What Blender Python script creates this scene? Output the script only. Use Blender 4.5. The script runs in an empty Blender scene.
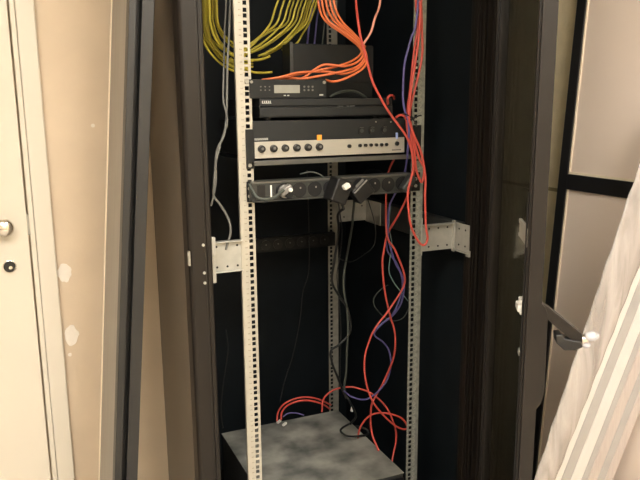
import bpy, bmesh, math, random
from mathutils import Vector, Matrix
random.seed(7)
C = bpy.context.scene.collection
CABLES = {
 'orange': [
  ([(0.21,0.05,1.873),(0.214,0.05,1.781),(0.218,0.05,1.694),(0.225,0.03,1.649),(0.258,0,1.616),(0.278,-0.03,1.588),(0.287,-0.04,1.564),(0.276,-0.03,1.545),(0.255,-0,1.537),(0.212,0.02,1.541),(0.186,0.03,1.528),(0.16,0.04,1.509),(0.138,0.06,1.507),(0.124,0.08,1.505)], 0.0022),
  ([(0.219,0.05,1.874),(0.224,0.05,1.782),(0.229,0.05,1.695),(0.239,0.03,1.65),(0.266,0,1.617),(0.284,-0.03,1.588),(0.293,-0.04,1.562),(0.279,-0.03,1.536),(0.255,0,1.525),(0.195,0.02,1.513),(0.156,0.03,1.507),(0.126,0.05,1.509),(0.107,0.1,1.506)], 0.0022),
  ([(0.23,0.05,1.875),(0.235,0.05,1.782),(0.24,0.05,1.695),(0.25,0.03,1.65),(0.274,0,1.617),(0.287,-0.03,1.588),(0.293,-0.045,1.557),(0.281,-0.03,1.531),(0.255,0,1.518),(0.224,0.03,1.524),(0.148,0.03,1.522),(0.095,0.03,1.51),(0.055,0.05,1.504)], 0.0022),
  ([(0.241,0.05,1.876),(0.246,0.05,1.783),(0.251,0.05,1.696),(0.261,0.03,1.65),(0.28,0,1.617),(0.287,-0.035,1.588),(0.293,-0.05,1.549),(0.282,-0.04,1.526),(0.247,-0.015,1.505),(0.223,-0.003,1.499),(0.219,0.03,1.504)], 0.0022),
  ([(0.202,0.06,1.874),(0.207,0.06,1.782),(0.212,0.06,1.695),(0.221,0.04,1.65),(0.254,0.01,1.617),(0.281,-0.02,1.587),(0.287,-0.03,1.567),(0.272,-0.01,1.549),(0.247,0.02,1.538),(0.202,0.03,1.528),(0.152,0.04,1.518),(0.118,0.05,1.511),(0.083,0.07,1.507)], 0.0022),
 ],
 'peach': [
  ([(0.362,0,1.875),(0.358,0,1.782),(0.355,0,1.694),(0.325,-0.03,1.651),(0.314,-0.03,1.618),(0.295,-0.03,1.591),(0.287,-0.03,1.581)], 0.0022),
 ],
 'coral': [
  ([(0.284,0,1.868),(0.286,-0,1.777),(0.288,0,1.691),(0.268,-0.05,1.642),(0.274,-0.05,1.608),(0.282,-0.05,1.582),(0.293,-0.05,1.547),(0.307,-0.05,1.502),(0.324,-0.05,1.47),(0.353,-0.05,1.427),(0.384,-0.05,1.39),(0.41,-0.05,1.357),(0.423,-0.05,1.326),(0.429,-0.05,1.29),(0.427,-0.05,1.266),(0.415,-0.05,1.22),(0.416,-0.05,1.183),(0.426,-0.05,1.126),(0.451,-0.05,1.081),(0.469,-0.05,1.071),(0.478,-0.05,1.089),(0.472,-0.05,1.122),(0.467,-0.05,1.203),(0.467,-0.05,1.254),(0.452,-0.05,1.32),(0.43,-0.05,1.364),(0.414,-0.05,1.407),(0.416,-0.05,1.452),(0.427,-0.05,1.527),(0.437,-0.05,1.588),(0.442,-0.05,1.649),(0.441,-0.05,1.692)], 0.0024),
  ([(0.431,-0.035,1.873),(0.435,-0.035,1.781),(0.438,-0.035,1.693),(0.445,-0.035,1.636),(0.435,-0.035,1.574),(0.425,-0.035,1.478),(0.417,-0.035,1.407),(0.423,-0.035,1.361),(0.439,-0.035,1.311),(0.443,-0.03,1.264),(0.451,0,1.217),(0.45,0.05,1.148),(0.452,0.12,1.077),(0.45,0.14,1.022),(0.451,0.15,0.975),(0.459,0.15,0.897),(0.478,0.15,0.817),(0.496,0.15,0.757),(0.505,0.17,0.675),(0.486,0.2,0.581),(0.449,0.2,0.524),(0.425,0.17,0.495),(0.404,0.12,0.459),(0.407,0.08,0.415),(0.413,0.06,0.348)], 0.0024),
  ([(0.444,-0.04,1.873),(0.447,-0.04,1.781),(0.45,-0.04,1.693),(0.454,-0.04,1.626),(0.456,-0.04,1.565),(0.442,-0.04,1.5),(0.426,-0.04,1.442),(0.423,-0.04,1.407),(0.436,-0.04,1.351),(0.453,-0.04,1.303),(0.469,-0.04,1.274),(0.463,-0.04,1.24),(0.454,-0.04,1.251),(0.444,-0.04,1.278),(0.437,-0.04,1.325),(0.421,-0.04,1.382),(0.408,-0.04,1.41),(0.394,-0.04,1.415),(0.382,-0.04,1.409)], 0.0024),
  ([(0.491,0.12,1.319),(0.454,0.1,1.285),(0.438,0.1,1.249),(0.433,0.1,1.188),(0.437,0.1,1.075),(0.464,0.1,1.029),(0.495,0.1,0.957),(0.493,0.1,0.914),(0.446,0.1,0.851),(0.404,0.1,0.805),(0.383,0.1,0.768),(0.367,0.1,0.712),(0.372,0.1,0.64),(0.399,0.1,0.567),(0.456,0.1,0.496),(0.497,0.1,0.465),(0.516,0.1,0.467),(0.493,0.1,0.502),(0.44,0.1,0.528),(0.41,0.12,0.523),(0.393,0.14,0.501),(0.383,0.16,0.464),(0.386,0.18,0.421)], 0.0022),
  ([(0.334,0.34,0.45),(0.342,0.34,0.497),(0.377,0.33,0.525),(0.417,0.3,0.538),(0.444,0.28,0.534),(0.472,0.25,0.524),(0.496,0.2,0.495),(0.495,0.14,0.454),(0.476,0.1,0.429),(0.455,0.08,0.398),(0.434,0.06,0.343)], 0.0022),
  ([(0.166,0.31,0.465),(0.178,0.33,0.485),(0.213,0.37,0.488),(0.248,0.37,0.499),(0.29,0.37,0.498),(0.333,0.37,0.483),(0.394,0.4,0.438)], 0.0022),
  ([(0.18,0.31,0.466),(0.191,0.33,0.482),(0.227,0.37,0.482),(0.266,0.37,0.489),(0.304,0.37,0.483),(0.348,0.37,0.463),(0.39,0.4,0.424)], 0.0022),
  ([(0.38,0.02,1.446),(0.38,0,1.443),(0.368,-0.02,1.456),(0.375,-0.02,1.464),(0.39,-0.01,1.463),(0.41,0.02,1.456)], 0.0022),
 ],
 'violet': [
  ([(0.438,-0.045,1.872),(0.438,-0.045,1.779),(0.438,-0.045,1.692),(0.432,-0.045,1.634),(0.42,-0.045,1.605),(0.41,-0.045,1.573),(0.402,-0.045,1.542),(0.399,-0.045,1.502),(0.399,-0.045,1.453),(0.405,-0.045,1.425),(0.414,-0.045,1.405),(0.418,-0.045,1.377),(0.425,-0.03,1.338),(0.44,0,1.296),(0.449,0.03,1.252),(0.445,0.06,1.208),(0.44,0.09,1.163),(0.44,0.1,1.118),(0.454,0.12,1.056),(0.482,0.13,0.985),(0.506,0.13,0.943),(0.514,0.13,0.905),(0.51,0.14,0.853),(0.489,0.15,0.816),(0.45,0.16,0.786),(0.428,0.17,0.761)], 0.0022),
  ([(0.49,0.2,1.038),(0.497,0.2,1),(0.525,0.2,0.966),(0.544,0.2,0.923),(0.548,0.2,0.874),(0.521,0.2,0.807),(0.482,0.2,0.776),(0.451,0.2,0.745),(0.483,0.2,0.714),(0.503,0.2,0.685),(0.512,0.2,0.639),(0.498,0.2,0.586),(0.461,0.2,0.549),(0.42,0.2,0.535),(0.375,0.2,0.552),(0.372,0.25,0.552)], 0.002),
  ([(0.205,0.36,0.449),(0.222,0.36,0.458),(0.25,0.36,0.454),(0.278,0.36,0.441)], 0.0016),
 ],
 'teal': [
  ([(0.461,0.12,1.157),(0.477,0.16,1.091),(0.488,0.16,1.03),(0.482,0.16,0.991),(0.479,0.16,0.951),(0.493,0.16,0.919),(0.518,0.16,0.885),(0.546,0.16,0.85)], 0.0014),
 ],
 'darkgrey': [
  ([(0.509,0.22,0.89),(0.482,0.22,0.877),(0.461,0.22,0.854),(0.464,0.22,0.825),(0.493,0.22,0.792),(0.529,0.22,0.771),(0.565,0.22,0.776),(0.586,0.22,0.806)], 0.0014),
 ],
 'black': [
  ([(0.226,0,1.223),(0.24,0.02,1.198),(0.306,0.15,1.135),(0.378,0.3,1.058),(0.362,0.3,0.958),(0.355,0.3,0.898),(0.382,0.3,0.846),(0.407,0.3,0.807),(0.419,0.3,0.732),(0.382,0.3,0.691),(0.35,0.3,0.673),(0.353,0.3,0.634),(0.374,0.3,0.576),(0.392,0.3,0.529),(0.407,0.28,0.496),(0.399,0.22,0.475),(0.368,0.2,0.463)], 0.0035),
 ],
 'greycord': [
  ([(0.238,-0.05,1.245),(0.252,-0.05,1.229),(0.269,-0.03,1.206),(0.329,0.1,1.144),(0.375,0.2,1.087),(0.407,0.3,0.979),(0.396,0.3,0.916),(0.396,0.3,0.867),(0.407,0.3,0.8),(0.41,0.3,0.733),(0.406,0.3,0.66),(0.403,0.3,0.589),(0.396,0.3,0.542),(0.403,0.3,0.502)], 0.0032),
 ],
 'wire': [
  ([(0.283,0.1,1.186),(0.366,0.25,1.07),(0.383,0.3,0.982),(0.372,0.3,0.919),(0.379,0.3,0.837),(0.385,0.3,0.737),(0.382,0.3,0.637),(0.381,0.3,0.551)], 0.0016),
 ],
 'backwire': [
  ([(0.358,0.5,1.23),(0.36,0.5,1.131),(0.362,0.5,1.046),(0.36,0.5,0.892),(0.337,0.5,0.817),(0.325,0.5,0.72),(0.297,0.5,0.598),(0.266,0.5,0.512),(0.217,0.42,0.474)], 0.0014),
 ],
 'backwire2': [
  ([(0.48,0.3,1.148),(0.505,0.3,1.067),(0.502,0.3,1.003),(0.459,0.3,0.971),(0.417,0.3,0.956),(0.376,0.3,0.973)], 0.0014),
 ],
 'sidewire': [
  ([(-0.004,0.25,0.808),(-0,0.25,0.747),(-0.016,0.25,0.657),(-0.028,0.25,0.566),(-0.024,0.25,0.508)], 0.0014),
 ],
 'palegrey': [
  ([(-0.016,0.04,1.851),(-0.019,0.04,1.764),(-0.022,0.04,1.682),(-0.029,0.03,1.626),(-0.031,0.03,1.595),(-0.036,0.03,1.549),(-0.041,0.03,1.461),(-0.044,0.03,1.414),(-0.06,0,1.375),(-0.078,0,1.34),(-0.084,-0,1.301),(-0.089,0,1.258),(-0.09,0,1.232),(-0.078,0,1.214),(-0.064,-0,1.191),(-0.054,0,1.166),(-0.052,0,1.141),(-0.059,0,1.117),(-0.065,0,1.098)], 0.0022),
  ([(-0.018,0.06,1.856),(-0.022,0.06,1.767),(-0.026,0.06,1.684),(-0.032,0.06,1.62),(-0.039,0.05,1.55),(-0.05,0.03,1.461),(-0.047,0.02,1.428),(-0.046,0.02,1.398),(-0.062,0.01,1.368),(-0.073,0,1.34),(-0.082,0,1.31),(-0.083,0,1.27),(-0.091,0,1.232),(-0.098,0,1.208)], 0.0018),
 ],
 'plugcord': [
  ([(0.072,-0.045,1.242),(0.056,-0.06,1.237),(0.043,-0.06,1.228),(0.029,-0.05,1.223),(0.007,-0.04,1.226),(-0.004,-0.03,1.245),(-0.008,-0.02,1.258)], 0.0035),
 ],
 'blackloop': [
  ([(0.248,0.07,1.462),(0.265,0.07,1.471),(0.291,0.07,1.477),(0.32,0.07,1.476),(0.341,0.07,1.467),(0.353,0.07,1.459)], 0.003),
 ],
 'thinblack': [
  ([(0.14,0.02,1.271),(0.169,0.01,1.276),(0.192,0,1.266),(0.2,-0.02,1.254)], 0.0018),
 ],
 'smallloop': [
  ([(0.354,0.1,1.248),(0.375,0.1,1.264),(0.407,0.1,1.262),(0.429,0.1,1.247)], 0.0012),
 ],
 'boxcord': [
  ([(0.365,0.2,0.464),(0.336,0.19,0.46),(0.328,0.18,0.454),(0.342,0.16,0.446),(0.388,0.17,0.432),(0.421,0.18,0.427),(0.419,0.19,0.44),(0.389,0.2,0.452)], 0.003),
 ],
 'yleft': [
  ([(-0.079,0.1,1.859),(-0.083,0.1,1.77),(-0.079,0.1,1.848),(-0.084,0.1,1.748),(-0.084,0.1,1.671),(-0.085,0.1,1.644),(-0.081,0.1,1.618),(-0.073,0.1,1.593),(-0.06,0.1,1.571),(-0.042,0.1,1.552),(-0.022,0.1,1.537),(0.002,0.1,1.526),(0.027,0.1,1.521)], 0.0022),
  ([(-0.058,0.12,1.865),(-0.062,0.12,1.775),(-0.058,0.12,1.854),(-0.063,0.12,1.752),(-0.063,0.12,1.668),(-0.064,0.12,1.644),(-0.06,0.12,1.62),(-0.052,0.12,1.598),(-0.038,0.12,1.578),(-0.022,0.12,1.561),(-0.002,0.12,1.548),(0.021,0.12,1.539),(0.046,0.12,1.536)], 0.0022),
  ([(-0.055,0.09,1.859),(-0.059,0.09,1.77),(-0.055,0.09,1.848),(-0.06,0.09,1.748),(-0.06,0.09,1.668),(-0.06,0.09,1.646),(-0.056,0.09,1.624),(-0.048,0.09,1.604),(-0.035,0.09,1.586),(-0.018,0.09,1.571),(0.001,0.09,1.56),(0.023,0.09,1.553),(0.047,0.09,1.551)], 0.0022),
  ([(-0.042,0.13,1.869),(-0.046,0.13,1.778),(-0.042,0.13,1.858),(-0.046,0.13,1.755),(-0.047,0.13,1.668),(-0.048,0.13,1.649),(-0.044,0.13,1.63),(-0.038,0.13,1.612),(-0.027,0.13,1.596),(-0.014,0.13,1.583),(0.003,0.13,1.572),(0.021,0.13,1.565),(0.041,0.13,1.561)], 0.0022),
  ([(-0.034,0.11,1.865),(-0.037,0.11,1.775),(-0.034,0.11,1.854),(-0.038,0.11,1.752),(-0.039,0.11,1.67),(-0.039,0.11,1.652),(-0.036,0.11,1.635),(-0.029,0.11,1.618),(-0.019,0.11,1.604),(-0.006,0.11,1.592),(0.009,0.11,1.583),(0.026,0.11,1.577),(0.045,0.11,1.574)], 0.0022),
  ([(-0.056,0.14,1.87),(-0.06,0.14,1.778),(-0.057,0.14,1.858),(-0.061,0.14,1.756),(-0.062,0.14,1.671),(-0.063,0.14,1.644),(-0.058,0.14,1.617),(-0.048,0.14,1.592),(-0.033,0.14,1.57),(-0.014,0.14,1.552),(0.009,0.14,1.538),(0.035,0.14,1.529),(0.062,0.14,1.527)], 0.0022),
  ([(-0.033,0.1,1.863),(-0.036,0.1,1.773),(-0.033,0.1,1.852),(-0.037,0.1,1.75),(-0.038,0.1,1.668),(-0.038,0.1,1.652),(-0.036,0.1,1.638),(-0.03,0.1,1.624),(-0.021,0.1,1.611),(-0.01,0.1,1.6),(0.003,0.1,1.592),(0.018,0.1,1.586),(0.034,0.1,1.583)], 0.0022),
  ([(-0.048,0.15,1.873),(-0.051,0.15,1.781),(-0.048,0.15,1.861),(-0.052,0.15,1.758),(-0.053,0.15,1.672),(-0.054,0.15,1.648),(-0.05,0.15,1.624),(-0.041,0.15,1.603),(-0.028,0.15,1.583),(-0.011,0.15,1.567),(0.009,0.15,1.554),(0.031,0.15,1.546),(0.056,0.15,1.542)], 0.0022),
  ([(-0.058,0.17,1.876),(-0.062,0.17,1.784),(-0.059,0.17,1.865),(-0.064,0.17,1.76),(-0.064,0.17,1.679),(-0.065,0.17,1.652),(-0.06,0.17,1.627),(-0.049,0.17,1.603),(-0.032,0.17,1.582),(-0.011,0.17,1.564),(0.014,0.17,1.551),(0.042,0.17,1.543),(0.073,0.17,1.541)], 0.0022),
  ([(-0.041,0.16,1.875),(-0.045,0.16,1.783),(-0.042,0.16,1.864),(-0.046,0.16,1.76),(-0.047,0.16,1.674),(-0.047,0.16,1.649),(-0.044,0.16,1.624),(-0.037,0.16,1.601),(-0.026,0.16,1.58),(-0.011,0.16,1.562),(0.007,0.16,1.548),(0.027,0.16,1.538),(0.049,0.16,1.533)], 0.0022),
  ([(-0.022,0.18,1.881),(-0.026,0.18,1.788),(-0.022,0.18,1.87),(-0.027,0.18,1.764),(-0.027,0.18,1.68),(-0.028,0.18,1.658),(-0.024,0.18,1.636),(-0.017,0.18,1.615),(-0.006,0.18,1.597),(0.009,0.18,1.582),(0.026,0.18,1.57),(0.046,0.18,1.562),(0.067,0.18,1.559)], 0.0022),
  ([(-0.061,0.19,1.88),(-0.065,0.19,1.787),(-0.061,0.19,1.869),(-0.066,0.19,1.763),(-0.067,0.19,1.675),(-0.068,0.19,1.651),(-0.062,0.19,1.628),(-0.05,0.19,1.606),(-0.032,0.19,1.587),(-0.01,0.19,1.571),(0.017,0.19,1.559),(0.047,0.19,1.552),(0.079,0.19,1.549)], 0.0022),
  ([(-0.048,0.18,1.879),(-0.052,0.18,1.786),(-0.049,0.18,1.868),(-0.053,0.18,1.762),(-0.054,0.18,1.678),(-0.055,0.18,1.658),(-0.051,0.18,1.639),(-0.042,0.18,1.62),(-0.029,0.18,1.604),(-0.012,0.18,1.589),(0.008,0.18,1.578),(0.03,0.18,1.571),(0.055,0.18,1.567)], 0.0022),
 ],
 'yright': [
  ([(0.167,0.18,1.898),(0.161,0.18,1.8),(0.156,0.18,1.733),(0.14,0.18,1.687),(0.126,0.18,1.651),(0.097,0.18,1.618),(0.069,0.18,1.592),(0.031,0.18,1.576)], 0.0022),
  ([(0.192,0.2,1.904),(0.186,0.2,1.805),(0.18,0.2,1.737),(0.165,0.2,1.69),(0.15,0.2,1.654),(0.112,0.2,1.627),(0.076,0.2,1.601),(0.037,0.2,1.585)], 0.0022),
  ([(0.204,0.19,1.903),(0.198,0.19,1.804),(0.193,0.19,1.736),(0.178,0.19,1.69),(0.163,0.19,1.654),(0.117,0.19,1.611),(0.075,0.19,1.585),(0.036,0.19,1.569)], 0.0022),
  ([(0.223,0.18,1.902),(0.217,0.18,1.804),(0.212,0.18,1.736),(0.197,0.18,1.689),(0.182,0.18,1.653),(0.131,0.18,1.611),(0.085,0.18,1.584),(0.047,0.18,1.569)], 0.0022),
  ([(0.25,0.19,1.907),(0.244,0.19,1.807),(0.239,0.19,1.738),(0.224,0.19,1.692),(0.209,0.19,1.655),(0.17,0.19,1.613),(0.133,0.19,1.586),(0.094,0.19,1.57)], 0.0022),
  ([(0.251,0.22,1.914),(0.245,0.22,1.812),(0.24,0.22,1.743),(0.224,0.22,1.695),(0.209,0.22,1.658),(0.16,0.22,1.62),(0.116,0.22,1.593),(0.076,0.22,1.577)], 0.0022),
  ([(0.277,0.22,1.916),(0.272,0.22,1.814),(0.266,0.22,1.744),(0.251,0.22,1.696),(0.236,0.22,1.659),(0.194,0.22,1.616),(0.156,0.22,1.589),(0.115,0.22,1.572)], 0.0022),
  ([(0.277,0.2,1.911),(0.272,0.2,1.81),(0.267,0.2,1.741),(0.251,0.2,1.694),(0.236,0.2,1.657),(0.203,0.2,1.63),(0.172,0.2,1.603),(0.131,0.2,1.587)], 0.0022),
  ([(0.295,0.22,1.917),(0.289,0.22,1.815),(0.284,0.22,1.745),(0.269,0.22,1.697),(0.253,0.22,1.66),(0.234,0.22,1.633),(0.214,0.22,1.606),(0.173,0.22,1.589)], 0.0022),
  ([(0.236,0.24,1.917),(0.23,0.24,1.815),(0.224,0.24,1.745),(0.209,0.24,1.697),(0.194,0.24,1.66),(0.145,0.24,1.637),(0.1,0.24,1.61),(0.06,0.24,1.593)], 0.0022),
  ([(0.28,0.24,1.92),(0.274,0.24,1.817),(0.269,0.24,1.747),(0.253,0.24,1.699),(0.238,0.24,1.661),(0.206,0.24,1.628),(0.175,0.24,1.601),(0.134,0.24,1.584)], 0.0022),
  ([(0.113,0.15,1.568),(0.096,0.15,1.561),(0.075,0.15,1.557),(0.042,0.15,1.557)], 0.0026),
  ([(0.1,0.1,1.525),(0.073,0.1,1.523),(0.047,0.1,1.525),(0.021,0.1,1.537),(-0.009,0.1,1.558)], 0.0022),
 ],
 'vtop': [
  ([(0.325,0.34,1.946),(0.321,0.34,1.838),(0.317,0.34,1.736),(0.307,0.34,1.685),(0.296,0.34,1.606),(0.293,0.34,1.571)], 0.0022),
  ([(0.347,0.34,1.948),(0.343,0.34,1.839),(0.339,0.34,1.736),(0.329,0.34,1.686),(0.319,0.34,1.606),(0.315,0.34,1.572)], 0.0022),
  ([(0.372,0.34,1.95),(0.369,0.34,1.841),(0.365,0.34,1.738),(0.355,0.34,1.686),(0.345,0.34,1.606),(0.341,0.34,1.572)], 0.0022),
 ],
}
TIE1 = (0.423, -0.035, 1.407)
TIE2 = (0.288, -0.03, 1.584)
TIEC = (0.405, 0.26, 0.48)

# ---------------------------------------------------------------- materials
def mat(name, col, rough=.5, metal=0., spec=.5, noise=0., nscale=20., bump=0., bscale=200., col2=None, stretch=None, coat=0.):
    m = bpy.data.materials.new(name); m.use_nodes = True
    nt = m.node_tree; b = nt.nodes['Principled BSDF']
    b.inputs['Base Color'].default_value = (*col, 1)
    b.inputs['Roughness'].default_value = rough
    b.inputs['Metallic'].default_value = metal
    b.inputs['Specular IOR Level'].default_value = spec
    if coat: b.inputs['Coat Weight'].default_value = coat
    if noise or bump:
        tc = nt.nodes.new('ShaderNodeTexCoord'); mp = nt.nodes.new('ShaderNodeMapping')
        if stretch: mp.inputs['Scale'].default_value = stretch
        nt.links.new(tc.outputs['Object'], mp.inputs['Vector'])
    if noise:
        n = nt.nodes.new('ShaderNodeTexNoise'); n.inputs['Scale'].default_value = nscale; n.inputs['Detail'].default_value = 5
        nt.links.new(mp.outputs[0], n.inputs['Vector'])
        r = nt.nodes.new('ShaderNodeValToRGB')
        c2 = col2 or tuple(c*(1-noise) for c in col)
        r.color_ramp.elements[0].position = .35; r.color_ramp.elements[1].position = .65
        r.color_ramp.elements[0].color = (*c2, 1); r.color_ramp.elements[1].color = (*col, 1)
        nt.links.new(n.outputs['Fac'], r.inputs[0]); nt.links.new(r.outputs[0], b.inputs['Base Color'])
    if bump:
        n2 = nt.nodes.new('ShaderNodeTexNoise'); n2.inputs['Scale'].default_value = bscale
        nt.links.new(mp.outputs[0], n2.inputs['Vector'])
        bp = nt.nodes.new('ShaderNodeBump'); bp.inputs['Strength'].default_value = bump; bp.inputs['Distance'].default_value = .002
        nt.links.new(n2.outputs['Fac'], bp.inputs['Height']); nt.links.new(bp.outputs[0], b.inputs['Normal'])
    return m
M = {}
M['wall'] = mat('beige_wall', (.64,.52,.385), .75, noise=.07, nscale=9, bump=.15, bscale=60)
M['wallr'] = mat('cream_wall', (.88,.77,.54), .8, noise=.08, nscale=25, bump=.5, bscale=90)
M['wallp'] = mat('pale_wall', (.62,.55,.46), .8, noise=.05, nscale=3)
M['floor'] = mat('grey_floor', (.48,.44,.38), .45, noise=.12, nscale=6)
M['ceil'] = mat('white_ceiling', (.8,.77,.71), .9, noise=.03, nscale=30)
M['door'] = mat('cream_door_paint', (.60,.555,.475), .35, noise=.02, nscale=4)
M['filler'] = mat('white_filler', (.80,.74,.66), .8, noise=.1, nscale=30)
M['chrome'] = mat('satin_nickel', (.75,.70,.64), .22, 1.)
M['black'] = mat('black_plastic', (.008,.008,.009), .4, noise=.2, nscale=40)
M['cab'] = mat('dark_cabinet_paint', (.015,.012,.010), .38, spec=.28, noise=.10, nscale=5)
M['side'] = mat('side_panel_paint', (.034,.027,.021), .20, spec=.6, noise=.1, nscale=6)
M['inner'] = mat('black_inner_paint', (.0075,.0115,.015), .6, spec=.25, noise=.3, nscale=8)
M['zinc'] = mat('cream_zinc', (.50,.47,.40), .42, .25, noise=.07, nscale=60)
M['zinc2'] = mat('grey_zinc', (.42,.44,.40), .38, .55, noise=.35, nscale=70)
M['zinc3'] = mat('dull_zinc', (.36,.345,.30), .5, .4, noise=.2, nscale=50)
M['bracket'] = mat('galvanised_plate', (.46,.455,.42), .4, .35, noise=.12, nscale=40)
M['steel'] = mat('dark_steel', (.07,.075,.075), .45, .5, noise=.2, nscale=30)
M['dev'] = mat('charcoal_case', (.010,.0115,.0125), .42, spec=.35, noise=.15, nscale=30, bump=.1, bscale=900)
M['dev2'] = mat('dark_grey_case', (.018,.0195,.0205), .48, spec=.35, noise=.12, nscale=25)
M['silver'] = mat('silver_fascia', (.50,.48,.43), .35, .35, noise=.05, nscale=30, stretch=(1,1,20))
M['lcd'] = mat('grey_display', (.30,.30,.265), .25, noise=.08, nscale=60)
M['mark'] = mat('pale_print', (.42,.42,.40), .6, noise=.08, nscale=90)
M['dimmark'] = mat('grey_print', (.12,.12,.115), .6, noise=.08, nscale=90)
M['tick'] = mat('rail_print', (.30,.27,.21), .6, noise=.1, nscale=90)
M['lip'] = mat('grey_shelf_edge', (.13,.13,.12), .35, .4, noise=.12, nscale=30)
M['pdu'] = mat('grey_aluminium', (.052,.053,.051), .42, .3, noise=.15, nscale=30, stretch=(1,1,10))
M['tag'] = mat('orange_tag', (.95,.38,.04), .5, noise=.1, nscale=60)
M['blue'] = mat('blue_plug', (.35,.45,.85), .4, noise=.1, nscale=60)
M['white'] = mat('white_plastic', (.85,.84,.80), .4, noise=.05, nscale=60)
M['silverp'] = mat('pale_grey_plug', (.30,.29,.275), .3, .3, noise=.1, nscale=60)
M['orange'] = mat('orange_jacket', (.68,.16,.05), .42, noise=.08, nscale=40)
M['coral'] = mat('coral_jacket', (.60,.085,.065), .42, noise=.08, nscale=40)
M['peach'] = mat('peach_jacket', (.85,.38,.28), .42, noise=.08, nscale=40)
M['violet'] = mat('violet_jacket', (.11,.095,.28), .45, noise=.08, nscale=40)
M['yellow'] = mat('yellow_jacket', (.46,.38,.03), .42, noise=.15, nscale=40)
M['teal'] = mat('teal_jacket', (.16,.27,.25), .5, noise=.1, nscale=40)
M['dgrey'] = mat('dark_grey_jacket', (.06,.07,.06), .5, noise=.1, nscale=40)
M['bcord'] = mat('black_cord', (.012,.013,.013), .38, noise=.1, nscale=40)
M['pgrey'] = mat('pale_grey_jacket', (.17,.17,.155), .5, noise=.1, nscale=40)
M['dusty'] = mat('dusty_metal', (.34,.34,.31), .55, .1, noise=.6, nscale=9, col2=(.09,.095,.09), bump=.2, bscale=60)
M['slate'] = mat('slate_frame_paint', (.014,.014,.0145), .45, noise=.15, nscale=20)
M['groove'] = mat('black_groove', (.004,.004,.005), .5, noise=.1, nscale=20)
M['greige'] = mat('greige_panel', (.27,.25,.22), .4, noise=.14, nscale=10, stretch=(6,6,.4))
M['bframe'] = mat('black_aluminium', (.016,.016,.017), .3, noise=.15, nscale=20)
M['pink'] = mat('pinkish_beige_panel', (.88,.75,.66), .32, noise=.05, nscale=3)
M['cream'] = mat('cream_edge_and_highlight', (.85,.76,.60), .4, noise=.05, nscale=20)  # pale edge and tape, plus the highlight painted on the framed screen
M['foamw'] = mat('white_foam', (.52,.505,.49), .6, noise=.05, nscale=20)
M['foamg'] = mat('grey_foam', (.33,.32,.31), .6, noise=.08, nscale=20)
M['foamp'] = mat('pinkish_foam', (.42,.37,.345), .6, noise=.1, nscale=20, stretch=(8,8,1))
M['carton'] = mat('brown_carton', (.42,.28,.16), .8, noise=.1, nscale=20)
def glass_mat():
    m = bpy.data.materials.new('smoked_glass'); m.use_nodes = True; nt = m.node_tree
    for n in list(nt.nodes): nt.nodes.remove(n)
    o = nt.nodes.new('ShaderNodeOutputMaterial'); mx = nt.nodes.new('ShaderNodeMixShader')
    t = nt.nodes.new('ShaderNodeBsdfTransparent'); t.inputs[0].default_value = (.60,.60,.56,1)
    g = nt.nodes.new('ShaderNodeBsdfGlossy'); g.inputs[0].default_value = (.8,.8,.8,1); g.inputs['Roughness'].default_value = .06
    tc = nt.nodes.new('ShaderNodeTexCoord'); no = nt.nodes.new('ShaderNodeTexNoise'); no.inputs['Scale'].default_value = 3
    nt.links.new(tc.outputs['Object'], no.inputs['Vector'])
    mr = nt.nodes.new('ShaderNodeMapRange'); mr.inputs['To Min'].default_value = .10; mr.inputs['To Max'].default_value = .22
    fr = nt.nodes.new('ShaderNodeFresnel'); fr.inputs[0].default_value = 1.45; nt.links.new(no.outputs['Fac'], mr.inputs['Value'])
    ad = nt.nodes.new('ShaderNodeMath'); ad.operation = 'MAXIMUM'; nt.links.new(fr.outputs[0], ad.inputs[0]); nt.links.new(mr.outputs[0], ad.inputs[1])
    m2 = nt.nodes.new('ShaderNodeMath'); m2.operation = 'MULTIPLY'; m2.inputs[1].default_value = .7; nt.links.new(ad.outputs[0], m2.inputs[0]); nt.links.new(m2.outputs[0], mx.inputs[0])
    nt.links.new(t.outputs[0], mx.inputs[1]); nt.links.new(g.outputs[0], mx.inputs[2]); nt.links.new(mx.outputs[0], o.inputs[0])
    return m
M['glass'] = glass_mat()
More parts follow.
